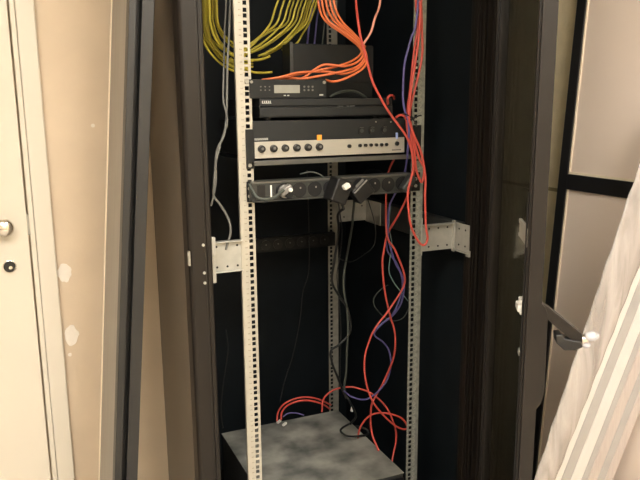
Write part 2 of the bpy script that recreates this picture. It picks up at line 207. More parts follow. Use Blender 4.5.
def film_mat():
    m = bpy.data.materials.new('cloudy_film'); m.use_nodes = True; nt = m.node_tree
    for n in list(nt.nodes): nt.nodes.remove(n)
    o = nt.nodes.new('ShaderNodeOutputMaterial'); mx = nt.nodes.new('ShaderNodeMixShader')
    t = nt.nodes.new('ShaderNodeBsdfTransparent'); t.inputs[0].default_value = (.95,.93,.92,1)
    p = nt.nodes.new('ShaderNodeBsdfPrincipled'); p.inputs['Base Color'].default_value = (.46,.425,.41,1); p.inputs['Roughness'].default_value = .25
    tc = nt.nodes.new('ShaderNodeTexCoord'); mp = nt.nodes.new('ShaderNodeMapping'); mp.inputs['Scale'].default_value = (14,14,2.2); mp.inputs['Rotation'].default_value = (0,.38,0)
    no = nt.nodes.new('ShaderNodeTexNoise'); no.inputs['Scale'].default_value = 2; no.inputs['Detail'].default_value = 6; no.inputs['Distortion'].default_value = .8
    nt.links.new(tc.outputs['Object'], mp.inputs[0]); nt.links.new(mp.outputs[0], no.inputs['Vector'])
    mr = nt.nodes.new('ShaderNodeMapRange'); mr.inputs['From Min'].default_value = .3; mr.inputs['From Max'].default_value = .7
    mr.inputs['To Min'].default_value = .42; mr.inputs['To Max'].default_value = .85
    bp = nt.nodes.new('ShaderNodeBump'); bp.inputs['Strength'].default_value = .7; bp.inputs['Distance'].default_value = .01
    nt.links.new(no.outputs['Fac'], bp.inputs['Height']); nt.links.new(bp.outputs[0], p.inputs['Normal'])
    nt.links.new(no.outputs['Fac'], mr.inputs['Value']); nt.links.new(mr.outputs[0], mx.inputs[0])
    nt.links.new(t.outputs[0], mx.inputs[1]); nt.links.new(p.outputs[0], mx.inputs[2]); nt.links.new(mx.outputs[0], o.inputs[0])
    return m
M['film'] = film_mat()
M['clear'] = film_mat(); M['clear'].name = 'clear_plastic'
M['clear'].node_tree.nodes['Principled BSDF'].inputs['Base Color'].default_value = (.55,.56,.62,1)
M['clear'].node_tree.nodes['Map Range'].inputs['To Min'].default_value = .25; M['clear'].node_tree.nodes['Map Range'].inputs['To Max'].default_value = .6
def emit_mat():
    m = bpy.data.materials.new('lamp_diffuser'); m.use_nodes = True; b = m.node_tree.nodes['Principled BSDF']
    b.inputs['Base Color'].default_value = (.9,.9,.85,1); b.inputs['Emission Color'].default_value = (1,.935,.83,1); b.inputs['Emission Strength'].default_value = LAMP
    n = m.node_tree.nodes.new('ShaderNodeTexNoise'); n.inputs['Scale'].default_value = 40
    r = m.node_tree.nodes.new('ShaderNodeMapRange'); r.inputs['To Min'].default_value = .3; r.inputs['To Max'].default_value = .4
    m.node_tree.links.new(n.outputs['Fac'], r.inputs['Value']); m.node_tree.links.new(r.outputs[0], b.inputs['Roughness'])
    return m
LAMP = 17.0
M['lamp'] = emit_mat()
# ---------------------------------------------------------------- mesh helpers
def box(bm, a, b, mtx=None, bev=0.):
    x0,y0,z0 = a; x1,y1,z1 = b
    vs = [bm.verts.new(p) for p in ((x0,y0,z0),(x1,y0,z0),(x1,y1,z0),(x0,y1,z0),(x0,y0,z1),(x1,y0,z1),(x1,y1,z1),(x0,y1,z1))]
    fs = [bm.faces.new([vs[i] for i in f]) for f in ((0,3,2,1),(4,5,6,7),(0,1,5,4),(1,2,6,5),(2,3,7,6),(3,0,4,7))]
    if bev:
        es = list({e for f in fs for e in f.edges})
        r = bmesh.ops.bevel(bm, geom=es, offset=bev, segments=2, affect='EDGES', profile=.5)
        vs = list({v for f in r['faces'] for v in f.verts} | {v for v in vs if v.is_valid})
    if mtx: bmesh.ops.transform(bm, matrix=mtx, verts=vs)
    return vs
def cyl(bm, c, axis, r, h, n=24, r2=None):
    """cylinder from c along axis by h"""
    ax = Vector(axis).normalized(); r2 = r if r2 is None else r2
    m = Matrix.Translation(Vector(c)+ax*h/2) @ ax.to_track_quat('Z','Y').to_matrix().to_4x4()
    bmesh.ops.create_cone(bm, cap_ends=True, segments=n, radius1=r, radius2=r2, depth=h, matrix=m)
def ball(bm, c, r, sc=(1,1,1)):
    bmesh.ops.create_uvsphere(bm, u_segments=16, v_segments=10, radius=r, matrix=Matrix.Translation(c) @ Matrix.Diagonal((*sc,1)))
def obj(name, bm, m, parent=None, smooth=False, bevel=0.):
    me = bpy.data.meshes.new(name)
    bmesh.ops.recalc_face_normals(bm, faces=bm.faces[:])
    bm.to_mesh(me); bm.free()
    me.materials.append(M[m] if isinstance(m, str) else m)
    if smooth:
        for p in me.polygons: p.use_smooth = True
    o = bpy.data.objects.new(name, me); C.objects.link(o)
    if parent:
        o.parent = parent; o.matrix_parent_inverse = Matrix.Translation(-parent.location) if False else parent_inv(parent)
    if bevel:
        b = o.modifiers.new('bevel','BEVEL'); b.width = bevel; b.segments = 2; b.limit_method = 'ANGLE'
    return o
def parent_inv(p):
    m = Matrix.Identity(4); q = p
    while q: m = m @ Matrix.Identity(4) if False else m; q = q.parent if False else None
    return world(p).inverted()
def world(p):
    m = Matrix.LocRotScale(p.location, p.rotation_euler, p.scale)
    if p.parent: m = world(p.parent) @ p.matrix_parent_inverse @ m
    return m
def thing(name, label, cat, loc, group=None):
    o = bpy.data.objects.new(name, None); C.objects.link(o); o.location = loc; o.empty_display_size = .05
    return tag(o, label, cat, group)
def tag(o, label, cat, group=None):
    o['label'] = label; o['category'] = cat
    if group: o['group'] = group
    return o
def B(name, a, b, m, parent=None, bev=0., **k):
    bm = bmesh.new(); box(bm, a, b, bev=bev); return obj(name, bm, m, parent, **k)
def struct(o): o['kind'] = 'structure'; return o
def catmull(pts, k=8):
    P = [Vector(p) for p in pts]; out = []
    for i in range(len(P)-1):
        a = P[max(i-1,0)]; b = P[i]; c = P[i+1]; d = P[min(i+2,len(P)-1)]
        for j in range(k):
            t = j/k
            out.append(.5*((2*b)+(c-a)*t+(2*a-5*b+4*c-d)*t*t+(3*b-a-3*c+d)*t**3))
    out.append(P[-1]); return out
def tube(bm, pts, r, n=8, k=8):
    Q = catmull(pts, k) if k > 1 else [Vector(p) for p in pts]
    t = (Q[1]-Q[0]).normalized(); nrm = t.orthogonal().normalized(); rings = []
    for i, q in enumerate(Q):
        t2 = (Q[min(i+1,len(Q)-1)]-Q[max(i-1,0)])
        t2 = t2.normalized() if t2.length > 1e-9 else t
        nrm = (nrm - t2*nrm.dot(t2)).normalized(); bn = t2.cross(nrm); t = t2
        rings.append([bm.verts.new(q+(nrm*math.cos(a)+bn*math.sin(a))*r) for a in [2*math.pi*j/n for j in range(n)]])
    for a, b in zip(rings, rings[1:]):
        for j in range(n): bm.faces.new((a[j],a[(j+1)%n],b[(j+1)%n],b[j]))
    bm.faces.new(rings[0][::-1]); bm.faces.new(rings[-1])
def cable(name, pts, r, m, label, group=None, parent=None):
    bm = bmesh.new(); tube(bm, pts, r*(1.32 if m in ('coral','orange','yellow','peach','violet','pgrey') else 1.1)); o = obj(name, bm, m, parent, smooth=True)
    return tag(o, label, 'cable', group) if not parent else o
# ---------------------------------------------------------------- the room
WL = .35   # face of the wall beside the cabinet
struct(B('floor', (-3.2,-4.2,-.05), (1.05,1.0,0), 'floor'))
struct(B('ceiling', (-3.2,-4.2,2.6), (1.05,1.0,2.65), 'ceil'))
wl = struct(B('wall_back', (-3.2,WL,0), (-.1725,.95,2.6), 'wall'))
struct(B('wall_recess', (-.1725,.95,0), (1.0,1.0,2.6), 'wallr'))
wr = bmesh.new(); box(wr, (1.0,-4.2,0), (1.05,1.0,1.171)); box(wr, (1.0,-4.2,1.183), (1.05,1.0,2.6)); struct(obj('wall_right', wr, 'wallr'))
M['joint'] = mat('olive_mortar', (.36,.29,.15), .9, noise=.1, nscale=30)
struct(B('trim_2', (1.004,-4.2,1.171), (1.05,1.0,1.183), 'joint'))
struct(B('wall_left', (-3.25,-4.2,0), (-3.2,1.0,2.6), 'wallp'))
struct(B('wall_front', (-3.2,-4.25,0), (1.05,-4.2,2.6), 'wallp'))
# filler patches and the peeled edge on the beige wall
def patch(pts_c, rx, rz, seed):
    random.seed(seed); bm = bmesh.new(); n = 22; top = []; bot = []
    for i in range(n):
        a = 2*math.pi*i/n; k = 1+random.uniform(-.1,.1)
        top.append(bm.verts.new((pts_c[0]+rx*k*math.cos(a), WL-.0012, pts_c[1]+rz*k*math.sin(a))))
        bot.append(bm.verts.new((pts_c[0]+rx*k*1.05*math.cos(a), WL+.001, pts_c[1]+rz*k*1.05*math.sin(a))))
    bm.faces.new(top); bm.faces.new(bot[::-1])
    for i in range(n): bm.faces.new((top[i],top[(i+1)%n],bot[(i+1)%n],bot[i]))
    p = obj('filler_patch', bm, 'filler', wl); p['label'] = 'white filler patch'
patch((-.4215,1.000), .018, .025, 1); patch((-.4165,.821), .018, .028, 2); patch((-.425,.766), .005, .005, 3); patch((-.320,1.393), .005, .005, 5)
# interior door at the far left
d = struct(thing('door_1', 'x', 'x', (-.9,WL,0)));
for k in ('label','category'): del d[k]
B('door_leaf', (-1.36,WL-.024,.01), (-.503,WL-.001,2.08), 'door', d, bevel=.002)
kb = bmesh.new(); cyl(kb, (-.560,WL-.024,1.1440), (0,-1,0), .019, .006); cyl(kb, (-.560,WL-.03,1.1440), (0,-1,0), .009, .022)
ball(kb, (-.558,WL-.058,1.1440), .024, (1,.55,1)); 
obj('door_knob', kb, 'chrome', d, smooth=True)
ky = bmesh.new(); cyl(ky, (-.5545,WL-.024,1.0375), (0,-1,0), .0165, .005, 28); ko = obj('keyhole_cover', ky, 'chrome', d, bevel=.001)
ky = bmesh.new(); cyl(ky, (-.5545,WL-.029,1.0375), (0,-1,0), .0145, .0045, 28); ko = obj('keyhole', ky, 'black', d, bevel=.001)
ky = bmesh.new(); cyl(ky, (-.5525,WL-.0335,1.0355), (0,-1,0), .0045, .002, 12); obj('lock_cylinder', ky, 'chrome', ko)
B('strike_plate', (-.5035,WL-.0252,1.116), (-.4985,WL-.012,1.170), 'zinc3', d)
fb = bmesh.new(); box(fb, (-.4985,WL-.030,0), (-.4865,WL,2.10), bev=.002); box(fb, (-.4860,WL-.026,0), (-.4410,WL,2.145), bev=.003)
box(fb, (-1.43,WL-.026,2.10), (-.4860,WL,2.145), bev=.003); box(fb, (-1.43,WL-.026,0), (-1.365,WL,2.10), bev=.003)
struct(obj('trim_1', fb, 'door'))
# ceiling lamps
for i, (x, y) in enumerate(((-1.05,-1.75), (.25,-1.85), (-1.05,-3.1), (.25,-3.2))):
    t = thing('ceiling_lamp', ['flat square ceiling lamp in front of the door','flat square ceiling lamp in front of the cabinet','flat square ceiling lamp at the rear near the left wall','flat square ceiling lamp at the rear near the right wall'][i], 'lamp', (x,y,2.6), 'ceiling lamps')
    bm = bmesh.new()
    for a, b in (((-.3,-.3),(.3,-.28)),((-.3,.28),(.3,.3)),((-.3,-.28),(-.28,.28)),((.28,-.28),(.3,.28))):
        box(bm, (x+a[0],y+a[1],2.56), (x+b[0],y+b[1],2.6))
    obj('lamp_frame', bm, 'white', t)
    B('diffuser', (x-.28,y-.28,2.568), (x+.28,y+.28,2.598), 'lamp', t)
# ---------------------------------------------------------------- the cabinet
XL, XR, YF, YB, ZT = -.172, .650, -.070, .80, 2.15
cab = thing('server_cabinet', 'open dark server cabinet with mounting rails and its glass door swung open', 'cabinet', (.24,.36,0))
B('side_panel', (XL,YF+.050,.06), (XL+.010,YB,ZT-.03), 'side', cab)
B('side_panel', (XR-.010,YF+.050,.06), (XR,YB,ZT-.03), 'inner', cab)
B('side_lining', (XL+.0105,YF+.052,.06), (XL+.016,YB-.02,ZT-.03), 'inner', cab)
B('rear_panel', (XL+.012,YB-.012,.06), (XR-.012,YB,ZT-.03), 'inner', cab)
B('roof', (XL,YF,ZT-.03), (XR,YB,ZT), 'cab', cab)
B('base_plate', (XL,YF,.0), (XR,YB,.06), 'cab', cab)
# left front post with a rounded outer corner and a rolled inner lip
bm = bmesh.new(); z0, z1 = .06, ZT-.03
prof = [(XL,YF+.05),(XL,YF+.012)] + [(XL+.012-.012*math.cos(a), YF+.012-.012*math.sin(a)) for a in (math.radians(20),math.radians(45),math.radians(70))] + \
       [(XL+.012,YF),(-.1335,YF),(-.1325,YF+.003),(-.1295,YF+.003),(-.1285,YF),(-.120,YF),(-.117,YF+.003),(-.117,YF+.05)]
a_ = [bm.verts.new((x,y,z0)) for x,y in prof]; b_ = [bm.verts.new((x,y,z1)) for x,y in prof]
for i in range(len(prof)): bm.faces.new((a_[i],a_[(i+1)%len(prof)],b_[(i+1)%len(prof)],b_[i]))
bm.faces.new(a_[::-1]); bm.faces.new(b_)
pl = obj('front_post', bm, 'cab', cab)
for z in (1.130,1.064,1.040):
    s = bmesh.new(); cyl(s, (-.138,YF-.0002,z), (0,-1,0), .0035, .0025, 12); obj('screw', s, 'bracket', pl)
s = bmesh.new(); box(s, (-.1745,YF-.004,1.085), (-.1695,YF+.008,1.118)); box(s, (-.1765,YF-.007,1.107), (-.1715,YF-.002,1.116)); obj('door_catch', s, 'zinc3', pl)
# right front post, folded in steps
bm = bmesh.new()
for a, b in (((.618,YF+.012),(.650,YF+.05)), ((.6055,YF+.004),(.609,YF+.02)), ((.6055,YF+.017),(.620,YF+.02)), ((.613,YF+.004),(.617,YF+.02)), ((.622,YF),(.628,YF+.02)), ((.634,YF),(.650,YF+.02)), ((.649,YF-.008),(.6575,YF+.045))):
    box(bm, (a[0],a[1],z0), (b[0],b[1],z1), bev=.0012)
pr = obj('front_post', bm, 'cab', cab)
# ---- mounting rails with square holes
def holes(z0, z1, ref):
    zs = []; u = 0.04445; off = (0,.015875,.03175); k = int((z0-ref)/u)-1
    while True:
        b = ref+k*u; k += 1
        if b > z1: break
        zs += [b+o for o in off if z0+.008 < b+o < z1-.008]
    return zs
def rail(hx, y, side, m, z0=.07, z1=2.11, y2=None):
    """hx: hole column; side: -1 rail body extends to -x, +1 to +x"""
    bm = bmesh.new(); h = .0049; t = .002
    inner = hx - side*.0112; outer = hx + side*.0262
    def xr(a, b): return (min(a,b), max(a,b))
    for a, b in ((inner, hx-side*h), (hx+side*h, outer)):
        a, b = xr(a, b); box(bm, (a,y,z0), (b,y+t,z1))
    zs = holes(z0, z1, 1.6162); prev = z0
    for z in zs + [None]:
        e = z-h if z else z1
        box(bm, (hx-h,y,prev), (hx+h,y+t,e)); 
        if z: prev = z+h
    a, b = xr(outer-side*t, outer); box(bm, (a,y+t,z0), (b,y+.010,z1))
    r = obj('mounting_rail', bm, m, cab)
    return r, zs
railL, zsL = rail(0, 0, -1, 'zinc'); railR, zsR = rail(.465, 0, 1, 'zinc2')
railRR, _ = rail(.465, .547, 1, 'zinc3'); railRL, _ = rail(0, .547, -1, 'zinc3')
# printed unit marks beside the holes
random.seed(3); bm = bmesh.new()
for z in zsL:
    for dx in (0, .0032):
        w = random.uniform(.0016,.0026)
        box(bm, (-.0145+dx-w/2,-.0004,z-.0014), (-.0145+dx+w/2,0,z+random.uniform(.0004,.0014)))
obj('unit_marks', bm, 'tick', railL)
# pressed chevrons beside the holes of the right rail
bm = bmesh.new()
for z in zsR:
    for s in (-1, 1):
        mt = Matrix.Translation((.4775,-.0006,z+s*.0032)) @ Matrix.Rotation(s*.6,4,'Y')
        box(bm, (-.0045,-.0006,-.0010), (.0045,.0006,.0010), mt)
        mt = Matrix.Translation((.4555,-.0006,z+.0065+s*.002)) @ Matrix.Rotation(-s*.6,4,'Y')
        box(bm, (-.003,-.0006,-.0008), (.003,.0006,.0008), mt)
obj('pressed_marks', bm, 'bracket', railR)
# ---- rail brackets
def bracket(parts, dots, m='bracket'):
    bm = bmesh.new()
    for a, b in parts: box(bm, a, b, bev=.0008)
    o = obj('rail_bracket', bm, m, cab)
    if dots:
        for x, y, z, nx in dots:
            q = bmesh.new(); cyl(q, (x,y,z), (0,-1,0) if nx == 0 else (nx,0,0), .0028, .0008, 10); obj('bolt_hole', q, 'groove', o)
bracket([((-.100,.0022,1.043),(-.0245,.0052,1.121)), ((-.100,-.012,1.118),(-.0245,.004,1.121)), ((-.100,-.008,1.043),(-.0245,.004,1.0455)),
         ((-.103,-.012,1.022),(-.099,.006,1.121)), ((-.116,-.060,1.100),(-.106,-.045,1.143)), ((-.113,-.045,1.030),(-.103,-.008,1.121))],
        [(x,.0021,z,0) for x in (-.088,-.062,-.036) for z in (1.056,1.107)])
bracket([((.4895,.002,1.040),(.594,.005,1.116)), ((.4895,-.014,1.113),(.594,.004,1.116)), ((.590,-.066,1.037),(.603,.004,1.040)), ((.591,-.008,1.033),(.596,.004,1.122)),
         ((.600,-.066,1.037),(.603,.004,1.116)), ((.598,-.070,1.028),(.6045,-.055,1.045)), ((.4895,-.002,1.030),(.4925,.002,1.135))],  # last box is an added pale strip imitating the lit rail edge
        [(x,.0018,z,0) for x in (.515,.545,.575) for z in (1.052,1.103)] + [(.5998,y,z,-1) for y in (-.05,-.02) for z in (1.055,1.10)])
bracket([((.4905,.549,1.038),(.603,.552,1.113)), ((.600,.44,1.034),(.603,.552,1.113))], [(.515,.5488,1.09,0),(.515,.5488,1.055,0),(.585,.5488,1.09,0)], 'bracket')
bracket([((-.118,.549,1.038),(-.0255,.552,1.113))], [], 'zinc3')
bm = bmesh.new(); box(bm, (.604,.0,1.036), (.638,.60,1.112), bev=.002); obj('depth_strut', bm, 'steel', cab)
bm = bmesh.new(); box(bm, (-.155,.0,1.036), (-.119,.60,1.112), bev=.002); obj('depth_strut', bm, 'steel', cab)
# ---- the glass door, swung towards the camera
H = Vector((.655,-.082,0)); E = Vector((.2515,-.7195,0)); dv = (E-H); W = dv.length; dv.normalize()
nv = Vector((-dv.y, dv.x, 0)); 
if nv.x < 0: nv = -nv
DM = Matrix(((dv.x,nv.x,0,H.x),(dv.y,nv.y,0,H.y),(0,0,1,0),(0,0,0,1)))   # local x along the leaf, local y outwards
bm = bmesh.new(); zb, zt, th = .08, 2.10, .023
box(bm, (.0,0,zb), (.06,th,zt), DM); box(bm, (W-.045,0,zb), (W,th,zt), DM); box(bm, (.06,0,zb), (W-.045,th,zb+.08), DM); box(bm, (.06,0,zt-.08), (W-.045,th,zt), DM)
box(bm, (.045,-.006,zb+.05), (.05,0,zt-.05), DM); box(bm, (W-.012,-.004,zb+.01), (W-.007,0,zt-.01), DM)
gd = obj('glass_door', bm, 'cab', cab); gd['label'] = 'smoked glass door swung open'
bm = bmesh.new(); box(bm, (.055,.008,zb+.075), (W-.04,.013,zt-.075), DM); obj('glass_pane', bm, 'glass', gd)
bm = bmesh.new(); box(bm, (W-.118,-.004,1.208), (W-.010,.0,1.240), DM); box(bm, (W-.122,-.005,1.232), (W-.118,0,1.240), DM); box(bm, (W-.122,-.005,1.208), (W-.118,0,1.214), DM)
obj('latch_plate', bm, 'bracket', gd)
bm = bmesh.new(); box(bm, (W-.058,-.008,1.085), (W-.030,.0,1.112), DM, bev=.002); box(bm, (W-.062,-.012,1.090), (W-.03,-.006,1.103), DM, bev=.002); obj('latch_roller', bm, 'white', gd)
bm = bmesh.new(); box(bm, (W-.050,-.006,1.008), (W-.035,.0,1.020), DM, bev=.002); obj('latch_roller', bm, 'bracket', gd)
bm = bmesh.new(); tube(bm, [DM @ Vector(p) for p in ((W-.020,-.004,1.30),(W-.020,-.004,.70))], .0025, k=1); obj('lock_rod', bm, 'groove', gd)
# swing handle: long base plate on the outside, lever lifted away from it
bm = bmesh.new()
pf = [(0,1.115),(.007,1.108),(.012,1.095),(.013,.955),(.009,.935),(0,.922)]
fa = [bm.verts.new(DM @ Vector((W-.036,th+a,z))) for a,z in pf]; fb_ = [bm.verts.new(DM @ Vector((W-.006,th+a,z))) for a,z in pf]
for i in range(len(pf)): bm.faces.new((fa[i],fa[(i+1)%len(pf)],fb_[(i+1)%len(pf)],fb_[i]))
bm.faces.new(fa[::-1]); bm.faces.new(fb_)
obj('handle_base', bm, 'cab', gd, bevel=.001)
bm = bmesh.new()
pf = [(.004,1.108),(.022,1.100),(.088,1.050),(.093,1.036),(.088,1.030),(.074,1.040),(.010,1.084),(.002,1.094)]
pf = [(.004,1.112),(.014,1.106),(.070,1.062),(.072,1.042),(.066,1.040),(.006,1.090)]
fa = [bm.verts.new(DM @ Vector((W-.030,th+a,z))) for a,z in pf]; fb_ = [bm.verts.new(DM @ Vector((W-.010,th+a,z))) for a,z in pf]
for i in range(len(pf)): bm.faces.new((fa[i],fa[(i+1)%len(pf)],fb_[(i+1)%len(pf)],fb_[i]))
bm.faces.new(fa[::-1]); bm.faces.new(fb_)
obj('handle_lever', bm, 'cab', gd, bevel=.0012)
bm = bmesh.new()
pf = [(.026,1.060),(.036,1.061),(.041,1.054),(.068,1.050),(.072,1.040),(.060,1.034),(.042,1.033),(.028,1.046)]
fa = [bm.verts.new(DM @ Vector((W-.034,th+a,z))) for a,z in pf]; fb_ = [bm.verts.new(DM @ Vector((W-.006,th+a,z))) for a,z in pf]
for i in range(len(pf)): bm.faces.new((fa[i],fa[(i+1)%len(pf)],fb_[(i+1)%len(pf)],fb_[i]))
bm.faces.new(fa[::-1]); bm.faces.new(fb_)
obj('lever_hook', bm, 'black', gd, bevel=.002)
bm = bmesh.new()
c = DM @ Vector((W-.02,th+.071,1.049)); cyl(bm, c, (DM.to_3x3() @ Vector((0,1,.25))), .008, .010, 16); 
obj('key_cylinder', bm, 'chrome', gd)
bm = bmesh.new(); c = DM @ Vector((W-.02,th+.088,1.056)); ball(bm, c, .011, (1.3,1,.8)); ball(bm, DM @ Vector((W-.02,th+.080,1.040)), .007, (1.2,1,.8)); obj('plastic_cap', bm, 'clear', gd, smooth=True)
# ---------------------------------------------------------------- rack devices
def rbox(a, b, n, m, p, bev=.0015): return B(n, a, b, m, p, bev=bev)
# half width receiver with display
t = thing('display_receiver', 'half-width charcoal receiver with a grey display, topmost against the left rail', 'audio device', (.10,.0,1.459))
rbox((.007,-.002,1.459), (.206,.090,1.5035), 'case', 'dev', t)
bm = bmesh.new(); box(bm, (.0055,-.0035,1.461), (.014,-.0005,1.5035)); obj('rack_ear', bm, 'dev', t)
q = bmesh.new(); cyl(q, (0,-.0005,1.4995), (0,-1,0), .0055, .003, 14); cyl(q, (.0105,-.0035,1.4975), (0,-1,0), .0035, .002, 14); obj('screw', q, 'zinc3', t)
rbox((.0675,-.0035,1.4715), (.1335,-.0015,1.4905), 'display', 'lcd', t, 0)
bm = bmesh.new()
for x in (.034,.045,.056):
    for z in (1.4785,1.4865): cyl(bm, (x,-.002,z), (0,-1,0), .0018, .001, 8)
obj('button', bm, 'dimmark', t)
bm = bmesh.new()
for x in (.146,.157,.168):
    for z in (1.4785,1.4865): cyl(bm, (x,-.002,z), (0,-1,0), .0026, .0012, 10)
obj('button', bm, 'dimmark', t)
bm = bmesh.new(); 
for x in (.092,.101): box(bm, (x,-.003,1.4645), (x+.005,-.0015,1.4670))
obj('printed_marks', bm, 'mark', t)
B('maker_mark', (.186,-.003,1.4650), (.196,-.0015,1.4685), 'mark', t)
bm = bmesh.new(); cyl(bm, (.199,-.002,1.497), (0,-1,0), .004, .002, 14); obj('corner_screw', bm, 'zinc3', t)
# slim player
t = thing('slim_player', 'slim black player with white lettering between the display receiver and the amplifier', 'audio device', (.21,.0,1.407))
rbox((.030,-.002,1.4410), (.392,.300,1.4585), 'case', 'dev2', t)
rbox((.030,.002,1.4130), (.396,.300,1.4409), 'lower_case', 'dev', t)
rbox((.030,-.002,1.4155), (.394,.004,1.4365), 'front_flap', 'dev2', t)
bm = bmesh.new(); random.seed(2)
x = .036
for w in (.0045,.0035,.004,.0030,.0035):   # small bold lettering, too soft to read
    box(bm, (x,-.0032,1.4472), (x+w*.4,-.0018,1.4538)); box(bm, (x,-.0032,1.4472), (x+w,-.0018,1.4488)); box(bm, (x,-.0032,1.4522), (x+w*.8,-.0018,1.4538)); x += w+.0012
obj('lettering', bm, 'white', t)
bm = bmesh.new()
for a, b in ((.236,.252),(.262,.268),(.272,.284)): box(bm, (a,-.0008,1.4380), (b,.0015,1.4400))
obj('indicator_marks', bm, 'dimmark', t)
for x in (.06,.36):
    for y in (.03,.27):
        f = bmesh.new(); cyl(f, (x,y,1.4062), (0,0,1), .010, .0068, 14); obj('foot', f, 'black', t)
# amplifier
t = thing('mixer_amplifier', 'black mixer amplifier with a silver knob strip resting on the rack shelf', 'amplifier', (.22,.0,1.312))
rbox((.012,.000,1.3165), (.432,.290,1.4060), 'case', 'dev2', t)
rbox((.014,-.0035,1.3165), (.4295,.0,1.3565), 'silver_fascia', 'silver', t, .0008)
for x in (.05,.39):
    for y in (.03,.26):
        f = bmesh.new(); cyl(f, (x,y,1.3118), (0,0,1), .009, .0048, 14); obj('foot', f, 'black', t)
for x in (.031,.062,.092,.1225,.1525,.183):
    q = bmesh.new(); cyl(q, (x,-.0035,1.3395), (0,-1,0), .0095, .010, 20, .0082); cyl(q, (x,-.0135,1.3395), (0,-1,0), .0082, .001, 20, .007)
    k = obj('knob', q, 'black', t, bevel=.0006)
    q = bmesh.new(); cyl(q, (x,-.0145,1.3405), (0,-1,0), .0035, .0006, 12); obj('knob_cap', q, 'dimmark', k)
q = bmesh.new(); cyl(q, (.2665,-.0035,1.3385), (0,-1,0), .0048, .006, 16); obj('socket', q, 'black', t)
for x in (.297,.313,.3285,.3440,.3595,.3740):
    q = bmesh.new(); cyl(q, (x,-.0035,1.3392), (0,-1,0), .0042, .006, 14); obj('small_knob', q, 'black', t)
q = bmesh.new(); cyl(q, (.406,-.0035,1.3405), (0,-1,0), .0058, .004, 16); obj('power_switch', q, 'black', t)
bm = bmesh.new(); x = .392
for w in (.003,.0035,.0025,.0035,.003,.003,.0035): box(bm, (x,-.0042,1.3225), (x+w,-.0034,1.3258)); x += w+.0008
obj('lettering', bm, 'dimmark', t)
bm = bmesh.new(); x = .0155
for w in (.0045,.0050,.0055,.0050,.0045,.0050): box(bm, (x,-.0012,1.3600), (x+w*.35,0,1.3655)); box(bm, (x,-.0012,1.3640), (x+w,0,1.3655)); box(bm, (x+w*.6,-.0012,1.3600), (x+w,0,1.3655)); x += w+.0009
obj('maker_lettering', bm, 'mark', t)
rbox((.178,-.0045,1.3555), (.191,-.0015,1.3690), 'orange_tag', 'tag', t, .0008)
rbox((.4035,-.006,1.3530), (.4085,-.001,1.3690), 'blue_marker', 'blue', t, .0008)
for x in (.303,.334,.370):
    q = bmesh.new(); cyl(q, (x,-.001,1.3765), (0,-1,0), .0095, .003, 20); obj('input_socket', q, 'black', t)
    q2 = bmesh.new(); cyl(q2, (x,-.004,1.3765), (0,-1,0), .0052, .001, 14); obj('input_socket_ring', q2, 'steel', t)
    q3 = bmesh.new(); box(q3, (x-.004,-.0048,1.3840), (x+.005,-.004,1.3850)); obj('socket_mark', q3, 'dimmark', t)
q = bmesh.new(); cyl(q, (.389,-.001,1.397), (0,-1,0), .002, .001, 10); cyl(q, (.345,-.001,1.398), (0,-1,0), .002, .001, 10); obj('case_screw', q, 'zinc3', t)
# rack shelf carrying the amplifier
t = thing('rack_shelf', 'black rack shelf with a grey front edge under the amplifier', 'shelf', (.2325,0,1.299))
rbox((.014,-.002,1.3040), (.452,.33,1.3115), 'shelf_plate', 'dev', t, .0005)
rbox((.003,-.006,1.2990), (.456,-.002,1.3110), 'front_edge', 'lip', t, .001)
for a, b in ((-.0075,.012),(.455,.4795)):
    e = rbox((a,-.006,1.2930), (b,-.0008,1.3870), 'rack_ear', 'dev', t, .0008)
    q = bmesh.new(); cyl(q, ((0 if a<0 else .465),-.006,1.3010), (0,-1,0), .0045, .0025, 14); obj('screw', q, 'zinc3', e)
# dark box standing on the player
t = thing('equipment_box', 'large plain dark grey box behind the orange cables above the slim player', 'device', (.257,.13,1.459))
rbox((.150,.1,1.4592), (.388,.158,1.597), 'case', 'dev', t, .002)
rbox((.1480,.0960,1.4592), (.1570,.0995,1.600), 'end_bracket', 'pdu', t, .0008)
rbox((.1575,.0965,1.500), (.388,.0995,1.594), 'front_plate', 'dev', t, .0008)
# black hanging adapters at the right of the devices
t = thing('power_strip', 'grey rack power strip below the amplifier with plugs in it', 'power strip', (.215,-.0,1.213))
body = bmesh.new(); box(body, (-.004,-.020,1.2150), (.445,.020,1.2590), bev=.002); obj('housing', body, 'pdu', t)
B('top_edge', (-.004,-.0235,1.2575), (.446,.020,1.2620), 'lip', t); B('bottom_edge', (.0,-.0225,1.2125), (.440,-.018,1.2155), 'steel', t)
for a, b in ((-.0085,.004),(.452,.4795)):
    e = B('rack_ear', (a,-.004,1.2120), (b,-.0008,1.2620), 'dev', t)
    q = bmesh.new(); cyl(q, ((-.002 if a<0 else .465),-.004,1.245), (0,-1,0), .0045, .003, 12); cyl(q, ((-.002 if a<0 else .465),-.004,1.226), (0,-1,0), .0045, .003, 12); obj('screw', q, 'bracket', e)
B('end_arm', (.440,-.020,1.230), (.455,-.004,1.258), 'pdu', t)
B('white_label', (.0455,-.0215,1.2235), (.0495,-.0200,1.2520), 'white', t)
q = bmesh.new(); box(q, (.012,-.0212,1.2170), (.032,-.0200,1.2540), bev=.0); obj('rocker_switch', q, 'black', t)
for i in range(9):
    x = .0795 + i*.0417
    q = bmesh.new(); cyl(q, (x,-.0200,1.2365), (0,-1,0), .0190, .0022, 28); s = obj('socket', q, 'dev', t)
    q = bmesh.new(); cyl(q, (x,-.0222,1.2365), (0,-1,0), .0160, .0004, 28); obj('socket_well', q, 'groove', s)
    q = bmesh.new(); box(q, (x+.001,-.0235,1.2395), (x+.0045,-.0222,1.2440)); obj('earth_clip', q, 'silverp', s)
